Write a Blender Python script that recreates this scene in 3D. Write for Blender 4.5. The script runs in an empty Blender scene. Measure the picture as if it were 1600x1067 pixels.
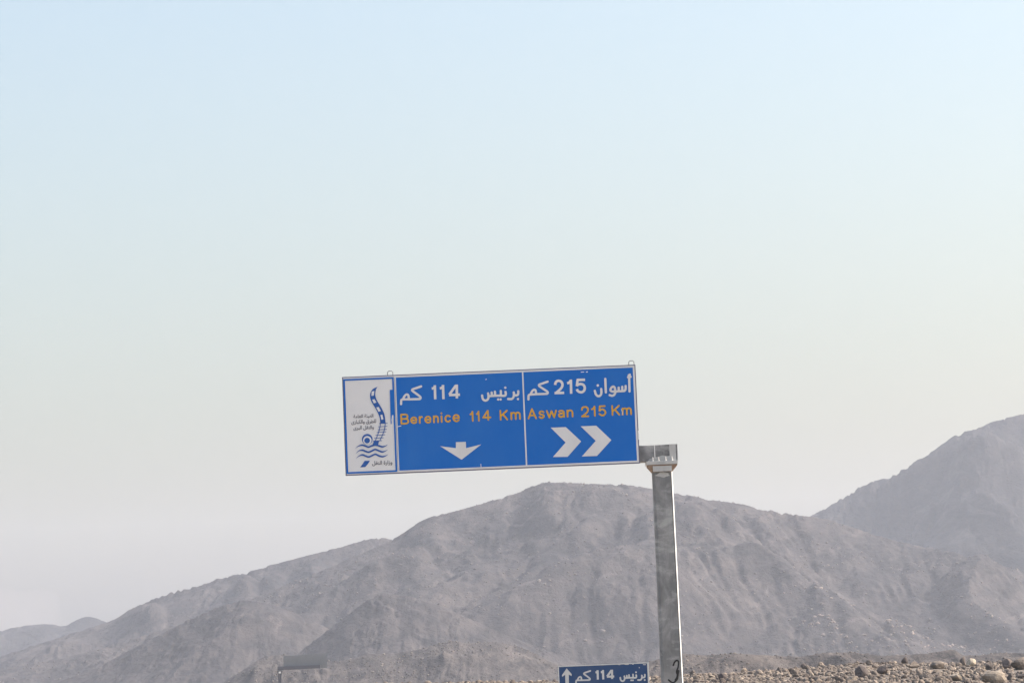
import bpy, bmesh, math, random
import numpy as np
from mathutils import Matrix, Vector

S = bpy.context.scene
COL = S.collection
R = math.radians

# ------------------------------------------------------------------ camera
F = 4889.0            # focal length in units of the 1600 px wide photograph (110 mm on 36 mm)
PITCH, ROLL = R(6.43), R(2.43)
CAM = Vector((0, 0, 1.7))
cam_data = bpy.data.cameras.new('camera')
cam_data.lens = 36.0 * F / 1600.0
cam_data.sensor_width = 36.0
cam_data.clip_start, cam_data.clip_end = 0.5, 30000
cam = bpy.data.objects.new('camera', cam_data)
COL.objects.link(cam)
CROT = Matrix.Rotation(R(90) + PITCH, 3, 'X') @ Matrix.Rotation(-ROLL, 3, 'Z')
cam.matrix_world = Matrix.Translation(CAM) @ CROT.to_4x4()
S.camera = cam

# ------------------------------------------------------------------ sky, sun, exposure
SUN_EL, SUN_AZ = R(40), R(83)      # azimuth clockwise from the view direction (+Y)
world = bpy.data.worlds.new('World')
S.world = world
world.use_nodes = True
nt = world.node_tree
bg = nt.nodes['Background']
sky = nt.nodes.new('ShaderNodeTexSky')
sky.sky_type = 'NISHITA'
sky.sun_disc = False
sky.sun_elevation = SUN_EL
sky.sun_rotation = SUN_AZ
sky.altitude = 0
sky.air_density = 1.5
sky.dust_density = 5.4
sky.ozone_density = 2.7
nt.links.new(sky.outputs[0], bg.inputs[0])
bg.inputs[1].default_value = 0.130

sun_data = bpy.data.lights.new('sun', 'SUN')
sun_data.energy = 3.3
sun_data.angle = R(0.53)
sun_data.color = (1.0, 0.94, 0.86)
sun = bpy.data.objects.new('sun', sun_data)
COL.objects.link(sun)
sdir = Vector((math.sin(SUN_AZ) * math.cos(SUN_EL), math.cos(SUN_AZ) * math.cos(SUN_EL), math.sin(SUN_EL)))
sun.rotation_euler = sdir.to_track_quat('Z', 'Y').to_euler()
sun.location = (300, 40, 220)

S.view_settings.view_transform = 'Standard'
S.view_settings.look = 'None'
S.view_settings.gamma = 1.0
S.view_settings.exposure = 0.98
S.view_settings.use_curve_mapping = False
S.cycles.volume_bounces = 2
S.cycles.max_bounces = 6

HAZE_DENSITY = 0.000093
HAZE_COLOR = (0.84, 0.885, 1.0)

rnd = random.Random(7)
rng = np.random.default_rng(11)


# ------------------------------------------------------------------ helpers
def pix(px, py, Y):
    """World point at depth Y that stands on the line of sight through photograph point (px, py)."""
    d = CROT @ Vector(((px - 800) / F, -(py - 533.5) / F, -1.0))
    return CAM + d * (Y / d.y)


def tag(o, label=None, cat=None, group=None, kind=None):
    if label: o['label'] = label
    if cat: o['category'] = cat
    if group: o['group'] = group
    if kind: o['kind'] = kind
    return o


def empty(name, loc):
    o = bpy.data.objects.new(name, None)
    o.empty_display_size = 0.3
    o.location = loc
    COL.objects.link(o)
    return o


def obj(name, bm, mat, parent=None, smooth=False):
    me = bpy.data.meshes.new(name)
    bm.to_mesh(me)
    bm.free()
    if smooth:
        for p in me.polygons: p.use_smooth = True
    me.materials.append(mat)
    o = bpy.data.objects.new(name, me)
    COL.objects.link(o)
    if parent: o.parent = parent
    return o


def box(bm, x0, x1, y0, y1, z0, z1, bevel=0.0):
    vs = [bm.verts.new(p) for p in ((x0, y0, z0), (x1, y0, z0), (x1, y1, z0), (x0, y1, z0),
                                    (x0, y0, z1), (x1, y0, z1), (x1, y1, z1), (x0, y1, z1))]
    fs = [bm.faces.new([vs[i] for i in q]) for q in
          ((0, 3, 2, 1), (4, 5, 6, 7), (0, 1, 5, 4), (1, 2, 6, 5), (2, 3, 7, 6), (3, 0, 4, 7))]
    if bevel:
        es = {e for f in fs for e in f.edges}
        bmesh.ops.bevel(bm, geom=list(es), offset=bevel, segments=1, affect='EDGES')
    return bm


def bx(*a, **k):
    return box(bmesh.new(), *a, **k)


def tube(bm, pts, r, n=8):
    rings = []
    for i, p in enumerate(pts):
        p = Vector(p)
        a = Vector(pts[max(i - 1, 0)]); b = Vector(pts[min(i + 1, len(pts) - 1)])
        t = (b - a).normalized()
        u = t.orthogonal().normalized()
        if abs(t.y) < 0.9: u = t.cross(Vector((0, 1, 0))).normalized()
        v = t.cross(u)
        rings.append([bm.verts.new(p + r * (math.cos(k * math.tau / n) * u + math.sin(k * math.tau / n) * v)) for k in range(n)])
    for a, b in zip(rings, rings[1:]):
        for k in range(n):
            bm.faces.new((a[k], a[(k + 1) % n], b[(k + 1) % n], b[k]))
    bm.faces.new(rings[0][::-1]); bm.faces.new(rings[-1])
    return bm


def face_poly(bm, pts, y):
    """flat polygon in the local XZ plane, facing -Y"""
    vs = [bm.verts.new((p[0], y, p[1])) for p in pts]
    f = bm.faces.new(vs)
    f.normal_update()
    if f.normal.y > 0: f.normal_flip()
    return f


def catmull(pts, n=5):
    P = [pts[0]] + list(pts) + [pts[-1]]
    out = []
    for i in range(1, len(P) - 2):
        a, b, c, d = (np.array(q, float) for q in P[i - 1:i + 3])
        for k in range(n):
            t = k / n
            out.append(tuple(0.5 * (2 * b + (c - a) * t + (2 * a - 5 * b + 4 * c - d) * t * t + (3 * b - a - 3 * c + d) * t ** 3)))
    out.append(tuple(pts[-1]))
    return out


def disc(bm, c, r, y, n=14):
    face_poly(bm, [(c[0] + r * math.cos(k * math.tau / n), c[1] + r * math.sin(k * math.tau / n)) for k in range(n)], y)


def ribbon(bm, pts, w, y, smooth=True, cap=True, taper=False):
    """brush stroke of width w along pts (local XZ), facing -Y, a fraction of a millimetre per stroke apart"""
    p = catmull(pts) if smooth and len(pts) > 2 else list(pts)
    p = [np.array(q, float) for q in p]
    q = [p[0]]
    for k in p[1:]:
        if np.linalg.norm(k - q[-1]) > 1e-6: q.append(k)
    p = q
    L, Rr = [], []
    m = len(p)
    for i in range(m):
        t0 = p[i] - p[i - 1] if i else p[1] - p[0]
        t1 = p[i + 1] - p[i] if i < m - 1 else t0
        t0 = t0 / np.linalg.norm(t0); t1 = t1 / np.linalg.norm(t1)
        n0 = np.array((-t0[1], t0[0])); n1 = np.array((-t1[1], t1[0]))
        nn = n0 + n1
        nn = nn / max(np.linalg.norm(nn), 1e-6)
        k = 1 / max(0.6, float(nn @ n0))
        ww = w
        if taper: ww = w * max(0.12, min(1, 5.5 * min(i, m - 1 - i) / (m - 1)))
        L.append(p[i] + nn * ww / 2 * k); Rr.append(p[i] - nn * ww / 2 * k)
    lv = [bm.verts.new((q[0], y, q[1])) for q in L]
    rv = [bm.verts.new((q[0], y, q[1])) for q in Rr]
    for i in range(m - 1):
        f = bm.faces.new((lv[i], lv[i + 1], rv[i + 1], rv[i]))
        f.normal_update()
        if f.normal.y > 0: f.normal_flip()
    if cap and not taper:
        disc(bm, p[0], w / 2, y - 0.0002, 12)
        disc(bm, p[-1], w / 2, y - 0.0003, 12)


# ------------------------------------------------------------------ materials
def new_mat(name):
    m = bpy.data.materials.new(name)
    m.use_nodes = True
    t = m.node_tree
    return m, t, t.nodes['Principled BSDF']


def N(t, typ, **k):
    n = t.nodes.new(typ)
    for a, v in k.items():
        if a.startswith('i_'):
            n.inputs[a[2:].replace('_', ' ')].default_value = v
        else:
            setattr(n, a, v)
    return n


def coords(t, scale=(1, 1, 1), loc=(0, 0, 0), kind='Object'):
    tc = N(t, 'ShaderNodeTexCoord')
    mp = N(t, 'ShaderNodeMapping')
    mp.inputs['Scale'].default_value = scale
    mp.inputs['Location'].default_value = loc
    t.links.new(tc.outputs[kind], mp.inputs[0])
    return mp.outputs[0]


def noise(t, vec, scale, detail=6, rough=0.6, dist=0.0):
    n = N(t, 'ShaderNodeTexNoise')
    n.inputs['Scale'].default_value = scale
    n.inputs['Detail'].default_value = detail
    n.inputs['Roughness'].default_value = rough
    n.inputs['Distortion'].default_value = dist
    t.links.new(vec, n.inputs['Vector'])
    return n.outputs['Fac']


def ramp(t, fac, stops):
    r = N(t, 'ShaderNodeValToRGB')
    e = r.color_ramp.elements
    while len(e) < len(stops): e.new(0.5)
    for el, (p, c) in zip(e, stops):
        el.position = p
        el.color = (*c, 1) if len(c) == 3 else c
    t.links.new(fac, r.inputs[0])
    return r.outputs[0]


def mix(t, fac, a, b, mode='MIX'):
    m = N(t, 'ShaderNodeMix', data_type='RGBA', blend_type=mode)
    for s, v in ((m.inputs['Factor'], fac), (m.inputs[6], a), (m.inputs[7], b)):
        if isinstance(v, (int, float)): s.default_value = v
        elif isinstance(v, tuple): s.default_value = (*v, 1)
        else: t.links.new(v, s)
    return m.outputs[2]


def bump(t, b, h, strength, dist):
    n = N(t, 'ShaderNodeBump')
    n.inputs['Strength'].default_value = strength
    n.inputs['Distance'].default_value = dist
    t.links.new(h, n.inputs['Height'])
    t.links.new(n.outputs[0], b.inputs['Normal'])


def painted(name, color, dirt, amount=0.35, rough=0.5, scale=1.3, metal=0.0):
    """paint or sheeting with faint streaky dust"""
    m, t, b = new_mat(name)
    v = coords(t, (1, 1, 0.45))
    f = ramp(t, noise(t, v, scale, 7, 0.62, 0.4), [(0.42, (0, 0, 0)), (0.75, (amount,) * 3)])
    f2 = ramp(t, noise(t, coords(t), 22, 4, 0.6), [(0.62, (0, 0, 0)), (0.74, (amount * 0.8,) * 3)])
    c = mix(t, f, color, dirt)
    c = mix(t, f2, c, dirt)
    t.links.new(c, b.inputs['Base Color'])
    b.inputs['Roughness'].default_value = rough
    b.inputs['Metallic'].default_value = metal
    b.inputs['Specular IOR Level'].default_value = 0.3
    return m


def hill_mat(name, dark, mid, light, rocky=0.3, s=1.0):
    m, t, b = new_mat(name)
    v = coords(t, (1, 0.42, 1.2))
    big = noise(t, v, 0.010 / s, 8, 0.60, 0.8)
    med = noise(t, v, 0.06 / s, 8, 0.66, 0.5)
    fine = noise(t, v, 0.45 / s, 5, 0.72)
    c = ramp(t, big, [(0.43, dark), (0.50, mid), (0.58, light)])
    c2 = ramp(t, med, [(0.43, dark), (0.51, mid), (0.60, light)])
    c = mix(t, 0.55, c, c2)
    # pale dry patches and bare outcrops with a shape of their own
    pale = ramp(t, noise(t, coords(t, (1, 0.42, 1), (31, 7, 3)), 0.035 / s, 7, 0.68, 1.2), [(0.57, (0, 0, 0)), (0.66, (0.75,) * 3)])
    c = mix(t, pale, c, tuple(x * 1.45 for x in light))
    crag = ramp(t, noise(t, coords(t, (1, 0.42, 1.4), (5, 17, 2)), 0.022 / s, 9, 0.72, 0.8), [(0.545, (0, 0, 0)), (0.60, (0.8,) * 3)])
    c = mix(t, crag, c, ramp(t, med, [(0.42, tuple(x * 0.4 for x in dark)), (0.60, mid)]))
    vo = N(t, 'ShaderNodeTexVoronoi')
    vo.inputs['Scale'].default_value = 0.32 / s
    t.links.new(v, vo.inputs['Vector'])
    spot = ramp(t, vo.outputs['Color'], [(0.55, (0, 0, 0)), (0.8, (rocky,) * 3)])
    c = mix(t, spot, c, mix(t, fine, tuple(x * 0.55 for x in dark), tuple(x * 1.6 for x in light)))
    t.links.new(c, b.inputs['Base Color'])
    b.inputs['Roughness'].default_value = 0.95
    b.inputs['Specular IOR Level'].default_value = 0.15
    h = N(t, 'ShaderNodeMath', operation='ADD')
    t.links.new(med, h.inputs[0])
    k = N(t, 'ShaderNodeMath', operation='MULTIPLY'); k.inputs[1].default_value = 0.35
    t.links.new(fine, k.inputs[0]); t.links.new(k.outputs[0], h.inputs[1])
    bump(t, b, h.outputs[0], 0.8, 6.5 * s)
    return m


def rock_mat(name, lo, hi, s=3.0):
    m, t, b = new_mat(name)
    v = coords(t)
    oi = N(t, 'ShaderNodeObjectInfo')
    geo = N(t, 'ShaderNodeNewGeometry')
    f = noise(t, v, s, 8, 0.65, 0.4)
    c = ramp(t, f, [(0.3, lo), (0.7, hi)])
    # each stone its own tint: object random for single rocks, island random in the joined rubble
    add = N(t, 'ShaderNodeMath', operation='ADD')
    t.links.new(oi.outputs['Random'], add.inputs[0]); t.links.new(geo.outputs['Random Per Island'], add.inputs[1])
    fr = N(t, 'ShaderNodeMath', operation='FRACT'); t.links.new(add.outputs[0], fr.inputs[0])
    tint = ramp(t, fr.outputs[0], [(0.0, (0.55, 0.52, 0.53)), (0.35, (0.85, 0.82, 0.80)), (0.75, (1.1, 1.04, 0.97)), (1.0, (1.6, 1.53, 1.4))])
    c = mix(t, 1.0, c, tint, 'MULTIPLY')
    t.links.new(c, b.inputs['Base Color'])
    b.inputs['Roughness'].default_value = 0.92
    b.inputs['Specular IOR Level'].default_value = 0.2
    bump(t, b, noise(t, v, s * 3, 6, 0.7), 0.7, 0.08)
    return m


M_BLUE = painted('blue_sheeting', (0.003, 0.128, 0.49), (0.05, 0.19, 0.50), 0.26, 0.5)
M_WHITE = painted('white_sheeting', (0.67, 0.665, 0.67), (0.50, 0.48, 0.46), 0.40, 0.45)
M_EMBLEMWHITE = painted('emblem_white', (0.70, 0.695, 0.70), (0.60, 0.58, 0.56), 0.35, 0.5)
M_YELLOW = painted('amber_lettering', (0.64, 0.345, 0.03), (0.50, 0.33, 0.14), 0.25, 0.45)
M_NAVY = painted('emblem_blue', (0.022, 0.10, 0.36), (0.06, 0.13, 0.33), 0.2, 0.5)
M_INK = painted('emblem_ink', (0.06, 0.06, 0.09), (0.2, 0.2, 0.2), 0.2, 0.6)
M_RIM = painted('sign_edge_trim', (0.12, 0.12, 0.20), (0.28, 0.25, 0.25), 0.5, 0.5)
M_BACK = painted('galvanised_back', (0.23, 0.24, 0.255), (0.18, 0.185, 0.19), 0.5, 0.55)
M_BLUE2 = painted('faded_blue_sheeting', (0.017, 0.056, 0.155), (0.08, 0.11, 0.18), 0.4, 0.5, 1.8)
M_WHITE2 = painted('faded_white_lettering', (0.56, 0.57, 0.56), (0.36, 0.36, 0.36), 0.4, 0.5)
M_WIRE = painted('steel_wire', (0.20, 0.20, 0.22), (0.12, 0.11, 0.10), 0.4, 0.5)
M_RUST = painted('rusty_steel', (0.25, 0.165, 0.11), (0.36, 0.33, 0.30), 0.6, 0.8, 9)
M_BOLT = painted('bright_bolts', (0.66, 0.64, 0.62), (0.4, 0.3, 0.25), 0.4, 0.4, 20)
M_SPRAY = painted('black_spray_paint', (0.018, 0.018, 0.02), (0.06, 0.06, 0.06), 0.4, 0.7, 6)
M_CHIP_GLINT = painted('bare_chip_and_glint', (0.78, 0.79, 0.80), (0.6, 0.6, 0.6), 0.2, 0.5)  # bare chips and scratches, also the painted glint on the sign edge


def post_material():
    m, t, b = new_mat('patched_grey_steel')
    v = coords(t, (1, 1, 0.5))
    base = ramp(t, noise(t, v, 2.4, 8, 0.66, 0.6), [(0.34, (0.115, 0.117, 0.12)), (0.52, (0.20, 0.202, 0.205)), (0.68, (0.30, 0.30, 0.30))])
    wash = ramp(t, noise(t, coords(t, (0.7, 0.7, 1.5), (3, 1, 8)), 2.2, 7, 0.66, 0.15), [(0.50, (0, 0, 0)), (0.62, (0.7,) * 3)])
    c = mix(t, wash, base, (0.40, 0.40, 0.395))
    streak = ramp(t, noise(t, coords(t, (9, 9, 0.35)), 1.6, 6, 0.65), [(0.55, (0, 0, 0)), (0.75, (0.4,) * 3)])
    c = mix(t, streak, c, (0.12, 0.12, 0.125))
    t.links.new(c, b.inputs['Base Color'])
    b.inputs['Roughness'].default_value = 0.6
    b.inputs['Metallic'].default_value = 0.0
    bump(t, b, noise(t, v, 5, 5, 0.6), 0.25, 0.02)
    return m


M_POST = post_material()
M_PLASTER = painted('pale_patch_paint', (0.46, 0.46, 0.45), (0.28, 0.28, 0.28), 0.6, 0.75, 4)
M_SUNLIT_BRIGHT = painted('sunlit_edge_and_bright_parts', (0.80, 0.80, 0.79), (0.62, 0.60, 0.58), 0.4, 0.5, 5)  # sunlight put into colour for the post corner; plain bright tone on other parts



def gravel(name, a, b_, c_, d_):
    m, t, b = new_mat(name)
    v = coords(t)
    c = ramp(t, noise(t, v, 0.05, 10, 0.65, 0.5), [(0.35, a), (0.6, b_)])
    c2 = ramp(t, noise(t, v, 4.0, 6, 0.7), [(0.35, c_), (0.7, d_)])
    t.links.new(mix(t, 0.45, c, c2), b.inputs['Base Color'])
    b.inputs['Roughness'].default_value = 0.95
    b.inputs['Specular IOR Level'].default_value = 0.15
    bump(t, b, noise(t, v, 3.0, 8, 0.7), 0.8, 0.15)
    return m


M_GROUND = gravel('desert_sand', (0.30, 0.25, 0.20), (0.42, 0.35, 0.28), (0.24, 0.20, 0.165), (0.46, 0.39, 0.32))
M_BANK = gravel('bank_gravel', (0.15, 0.125, 0.105), (0.22, 0.185, 0.155), (0.10, 0.085, 0.075), (0.29, 0.24, 0.20))
M_HILL = hill_mat('dark_desert_hill', (0.023, 0.022, 0.026), (0.048, 0.042, 0.044), (0.086, 0.073, 0.069))
M_HILL_FAR = hill_mat('far_desert_hill', (0.014, 0.014, 0.018), (0.026, 0.024, 0.027), (0.050, 0.044, 0.044), 0.25, 1.3)
M_FOOT = hill_mat('foothill_scree', (0.036, 0.033, 0.035), (0.066, 0.058, 0.057), (0.112, 0.096, 0.089), 0.45, 0.55)
M_RISE = hill_mat('low_rise_scree', (0.044, 0.039, 0.039), (0.076, 0.065, 0.061), (0.130, 0.108, 0.096), 0.6, 0.3)
M_ROCK = rock_mat('desert_rock', (0.14, 0.118, 0.105), (0.275, 0.232, 0.195))
M_SCREE = rock_mat('hill_scree_rock', (0.085, 0.076, 0.075), (0.165, 0.145, 0.135), 0.8)


# ------------------------------------------------------------------ terrain tools
def perlin(x, y, seed=0):
    g = np.random.default_rng(seed)
    perm = g.permutation(512)
    perm = np.concatenate([perm, perm])
    ang = g.random(512) * math.tau
    gx, gy = np.cos(ang), np.sin(ang)
    xi = np.floor(x).astype(int); yi = np.floor(y).astype(int)
    xf = x - xi; yf = y - yi
    u = xf ** 3 * (xf * (xf * 6 - 15) + 10); v = yf ** 3 * (yf * (yf * 6 - 15) + 10)

    def gr(ix, iy, dx, dy):
        h = perm[perm[ix & 511] + (iy & 511)]
        return gx[h] * dx + gy[h] * dy
    a = gr(xi, yi, xf, yf); b = gr(xi + 1, yi, xf - 1, yf)
    c = gr(xi, yi + 1, xf, yf - 1); d = gr(xi + 1, yi + 1, xf - 1, yf - 1)
    return ((a + (b - a) * u) * (1 - v) + (c + (d - c) * u) * v) * 1.5


def fbm(x, y, seed, octv=5, gain=0.5, ridged=False):
    s = np.zeros_like(x); amp = 1.0; tot = 0
    for o in range(octv):
        n = perlin(x * 2.03 ** o + 13.7 * o, y * 2.03 ** o - 7.3 * o, seed + o)
        if ridged: n = 1 - 2 * np.abs(n)
        s += amp * n; tot += amp; amp *= gain
    return s / tot


def erode(h, cell, batches=24, n=5000, steps=45, seed=1, strength=0.3):
    """rain running down the slopes: many drops at once cut gullies and lay fans"""
    g = np.random.default_rng(seed)
    H = h / cell
    ny, nx = H.shape
    for _ in range(batches):
        px = g.uniform(1, nx - 2.01, n); py = g.uniform(1, ny - 2.01, n)
        dx = np.zeros(n); dy = np.zeros(n); sp = np.ones(n); wa = np.ones(n); sed = np.zeros(n)
        for _s in range(steps):
            ix = px.astype(int); iy = py.astype(int)
            fx = px - ix; fy = py - iy
            a, b, c, d = H[iy, ix], H[iy, ix + 1], H[iy + 1, ix], H[iy + 1, ix + 1]
            gx = (b - a) * (1 - fy) + (d - c) * fy
            gy = (c - a) * (1 - fx) + (d - b) * fx
            h0 = (a * (1 - fx) + b * fx) * (1 - fy) + (c * (1 - fx) + d * fx) * fy
            dx = dx * 0.25 - gx * 0.75; dy = dy * 0.25 - gy * 0.75
            l = np.sqrt(dx * dx + dy * dy) + 1e-9
            dx /= l; dy /= l
            qx = np.clip(px + dx, 1, nx - 2.01); qy = np.clip(py + dy, 1, ny - 2.01)
            jx = qx.astype(int); jy = qy.astype(int)
            ex = qx - jx; ey = qy - jy
            h1 = (H[jy, jx] * (1 - ex) + H[jy, jx + 1] * ex) * (1 - ey) + (H[jy + 1, jx] * (1 - ex) + H[jy + 1, jx + 1] * ex) * ey
            dh = h1 - h0
            cap = np.maximum(-dh, 0.01) * sp * wa * 4
            over = sed - cap
            dep = np.where(dh > 0, np.minimum(dh, sed), np.where(over > 0, over * 0.2, -np.minimum(-over * strength, np.maximum(-dh, 0))))
            sed -= dep
            idx = iy * nx + ix
            dH = np.zeros(ny * nx)
            for off, w in ((0, (1 - fx) * (1 - fy)), (1, fx * (1 - fy)), (nx, (1 - fx) * fy), (nx + 1, fx * fy)):
                dH += np.bincount(idx + off, weights=dep * w, minlength=ny * nx)
            H += np.clip(dH, -0.03, 0.02).reshape(ny, nx)
            sp = np.sqrt(np.maximum(sp * sp - dh * 4, 0.05)); wa *= 0.975
            px, py = qx, qy
    return np.clip(H * cell, h - 0.05 * h.max() - cell, h + 2 * cell)


def upsample(h, nx, ny):
    my, mx = h.shape
    X = np.linspace(0, mx - 1, nx); Y = np.linspace(0, my - 1, ny)

    def cub(A, T):
        i = np.clip(np.floor(T).astype(int), 0, A.shape[1] - 2); f = T - i
        g = lambda k: A[:, np.clip(i + k, 0, A.shape[1] - 1)]
        a, b, c, d = g(-1), g(0), g(1), g(2)
        return b + 0.5 * f * (c - a + f * (2 * a - 5 * b + 4 * c - d + f * (3 * (b - c) + d - a)))
    return cub(cub(h, X).T, Y).T


def blur1(a, s):
    k = int(3 * s); w = np.exp(-0.5 * (np.arange(-k, k + 1) / s) ** 2); w /= w.sum()
    return np.convolve(np.pad(a, k, mode='edge'), w, mode='valid')


def grid_mesh(name, X, Y, Z, mat, smooth=True):
    ny, nx = Z.shape
    me = bpy.data.meshes.new(name)
    co = np.stack([X, Y, Z], -1).reshape(-1, 3).astype(np.float32)
    i = np.arange(ny * nx).reshape(ny, nx)
    q = np.stack([i[:-1, :-1], i[:-1, 1:], i[1:, 1:], i[1:, :-1]], -1).reshape(-1, 4).astype(np.int32)
    me.vertices.add(len(co)); me.vertices.foreach_set('co', co.ravel())
    me.loops.add(q.size); me.loops.foreach_set('vertex_index', q.ravel())
    me.polygons.add(len(q))
    me.polygons.foreach_set('loop_start', np.arange(0, q.size, 4, dtype=np.int32))
    me.polygons.foreach_set('loop_total', np.full(len(q), 4, np.int32))
    me.polygons.foreach_set('use_smooth', np.full(len(q), smooth))
    me.update(calc_edges=True)
    me.materials.append(mat)
    o = bpy.data.objects.new(name, me)
    COL.objects.link(o)
    o['kind'] = 'structure'
    return o


def hill(name, crest, D, slope, mat, nx, ny, seed, spur=0.35, spurlen=150, erosion=20, rough=1.0, front=1.0, steps=45, skew=0.0):
    """a hill with its skyline at depth D, falling to the plain both ways; spurs, gullies, fans"""
    pts = [pix(a, b, D) for a, b in crest]
    cx = np.array([p.x for p in pts]); cz = np.array([p.z for p in pts])
    x0, x1 = cx[0], cx[-1]
    zmax = cz.max()
    W = zmax * slope
    ya, yb = D - W * 1.25 * front, D + W * 0.8
    mx, my = nx // 2, ny // 2
    x = np.linspace(x0, x1, mx); y = np.linspace(ya, yb, my)
    X, Y = np.meshgrid(x, y)
    # skyline by smooth interpolation
    zc = np.interp(x, cx, cz)
    zc = blur1(zc, max(1.0, mx / 420))
    L = spurlen
    wx = fbm(X / L * 0.8, Y / L * 0.5, seed + 40, 3) * 0.95
    sl = (D - Y) / W
    xp = cx[np.argmax(cz)]
    XF = xp + (X - xp) / (1 + 0.55 * np.clip((D - Y) / W, -0.5, 1.5)) + skew * (D - Y)
    r1 = fbm(XF / L + wx, Y / (L * 2.6) + wx * 0.4, seed, 3, 0.36, True)
    r2 = fbm(X / (L * 0.33) + wx, Y / (L * 0.7), seed + 9, 4, 0.5, True)
    off = (r1 * 0.80 + r2 * 0.10) * spur
    loc = W * (0.45 + 0.55 * zc / zmax)
    T = (D - Y) / loc[None, :]
    env = np.clip(T * 3.0, 0, 1) * np.clip((1.35 - T) * 2, 0, 1)
    t = np.where(T >= 0, np.clip(T - off * env, 0, 1.6), np.clip(-T * 1.35, 0, 1.6))
    t = np.clip(t, 0, 1)
    prof = (1 - t) ** 1.12 * (1 - 0.10 * np.sin(t * math.pi))
    Z = zc[None, :] * prof + fbm(X / 60, Y / 60, seed + 5, 4) * zmax * 0.02 * np.clip(T * 4, 0, 1)
    cell = (x1 - x0) / mx
    Z = erode(Z, cell, erosion, max(1500, mx * my // 22), steps, seed, 0.25)
    Z = Z * 0.5 + 0.5 * np.stack([blur1(q, 1.5) for q in np.stack([blur1(c, 1.5) for c in Z.T]).T])
    Z = upsample(Z, nx, ny)
    x = np.linspace(x0, x1, nx); y = np.linspace(ya, yb, ny)
    X, Y = np.meshgrid(x, y)
    k = min(zmax / 170.0, 1.15)
    ro = fbm(X / 26, Y / 26, seed + 21, 5, 0.6)
    ru = fbm(X / 9, Y / 9, seed + 31, 4, 0.6, True)
    msk = np.clip(fbm(X / 90, Y / 90, seed + 51, 3) * 2 + 0.55, 0.1, 1.3)
    cm = np.clip(fbm(X / 70 + 3.3, Y / 150, seed + 61, 4, 0.6) * 4.0 - 0.15, 0, 1)
    bl = np.abs(fbm(X / 17, Y / 24, seed + 71, 5, 0.62)); b2 = np.abs(perlin(X / 7.5, Y / 11, seed + 81))
    gul = 1 - np.clip(np.abs(fbm(X / 48 + 0.5 * ro, Y / 170, seed + 91, 3, 0.5)) * 7, 0, 1)
    Z = Z + rough * k * (ro * 2.6 + ru * 1.5 * msk + cm * (bl * 9.0 + b2 * 3.0) - gul * 2.6)
    zt = np.interp(x, cx, cz)
    ratio = zt / np.maximum((CAM.z + (Z - CAM.z) * D / Y).max(0), 0.5)
    Z = Z * blur1(ratio, 3.0)[None, :]
    edge = np.clip(np.minimum(np.arange(ny), np.arange(ny)[::-1]) / (ny * 0.04), 0, 1)[:, None]
    ex = np.clip(np.minimum(np.arange(nx), np.arange(nx)[::-1]) / (nx * 0.01), 0, 1)[None, :]
    Z = (np.maximum(Z, -0.5) + 0.8) * edge * ex - 1.2
    o = grid_mesh(name, X, Y, Z, mat)
    return o, (x, y, Z)


# ------------------------------------------------------------------ ground and hills
gx = np.concatenate([np.linspace(-5200, -200, 14), np.linspace(-160, 160, 33), np.linspace(200, 5200, 14)])
gy = np.concatenate([np.linspace(-400, 0, 6), np.linspace(20, 400, 39), np.linspace(500, 7000, 20)])
GX, GY = np.meshgrid(gx, gy)
ground = grid_mesh('ground', GX, GY, fbm(GX / 40, GY / 40, 3, 3) * 0.12 - 0.1, M_GROUND)

A_CREST = [(-260, 1068), (-120, 1062), (0, 1046), (100, 1027), (200, 1000), (300, 968), (400, 932), (500, 892), (560, 866), (612, 843), (630, 832), (648, 819), (668, 808),
           (702, 800), (739, 790), (776, 779), (810, 769), (834, 757), (855, 753), (891, 753), (921, 755), (955, 756), (985, 757), (1019, 763),
           (1053, 770), (1084, 774), (1104, 780), (1132, 783), (1160, 787), (1192, 796), (1228, 802), (1248, 804), (1266, 806), (1300, 812), (1340, 826),
           (1364, 834), (1408, 846), (1460, 858), (1512, 870), (1560, 882), (1600, 892), (1700, 920), (1850, 965)]
main_hill, A = hill('mountain', A_CREST, 2600, 2.7, M_HILL, 900, 440, 5, 0.42, 270, 7, rough=0.7, skew=0.25)
B_CREST = [(-260, 1060), (-100, 1045), (0, 1025), (70, 1003), (140, 980), (172, 970), (190, 961), (205, 950), (240, 936), (270, 925), (310, 915), (345, 902), (370, 898), (400, 890),
           (430, 880), (450, 875), (500, 862), (540, 852), (560, 845), (575, 842), (600, 839), (620, 845), (700, 868), (800, 890), (960, 960), (1100, 1040)]
hill('mountain', B_CREST, 3050, 2.3, M_HILL, 560, 260, 23, 0.34, 220, 6, skew=-0.2)
C_CREST = [(-400, 1040), (-200, 1002), (-100, 1000), (-40, 992), (0, 985), (30, 978), (55, 975), (80, 974), (100, 978), (118, 969), (135, 962), (148, 964), (160, 968), (190, 985), (260, 1020), (340, 1060)]
hill('mountain', C_CREST, 4200, 2.6, M_HILL_FAR, 300, 140, 61, 0.3, 150, 5)
R_CREST = [(1000, 1000), (1120, 900), (1200, 842), (1265, 806), (1300, 787), (1325, 773), (1350, 757), (1365, 751), (1385, 745), (1420, 721), (1450, 701), (1480, 683), (1505, 675), (1530, 668), (1545, 660),
           (1560, 656), (1580, 651), (1600, 645), (1640, 630), (1700, 618), (1790, 640), (1950, 720)]
hill('mountain', R_CREST, 3700, 2.0, M_HILL_FAR, 520, 300, 37, 0.4, 330, 6, skew=-0.35)
S_COMMON = dict(spur=0.28, spurlen=150, skew=0.5, erosion=5, rough=1.6)
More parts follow.
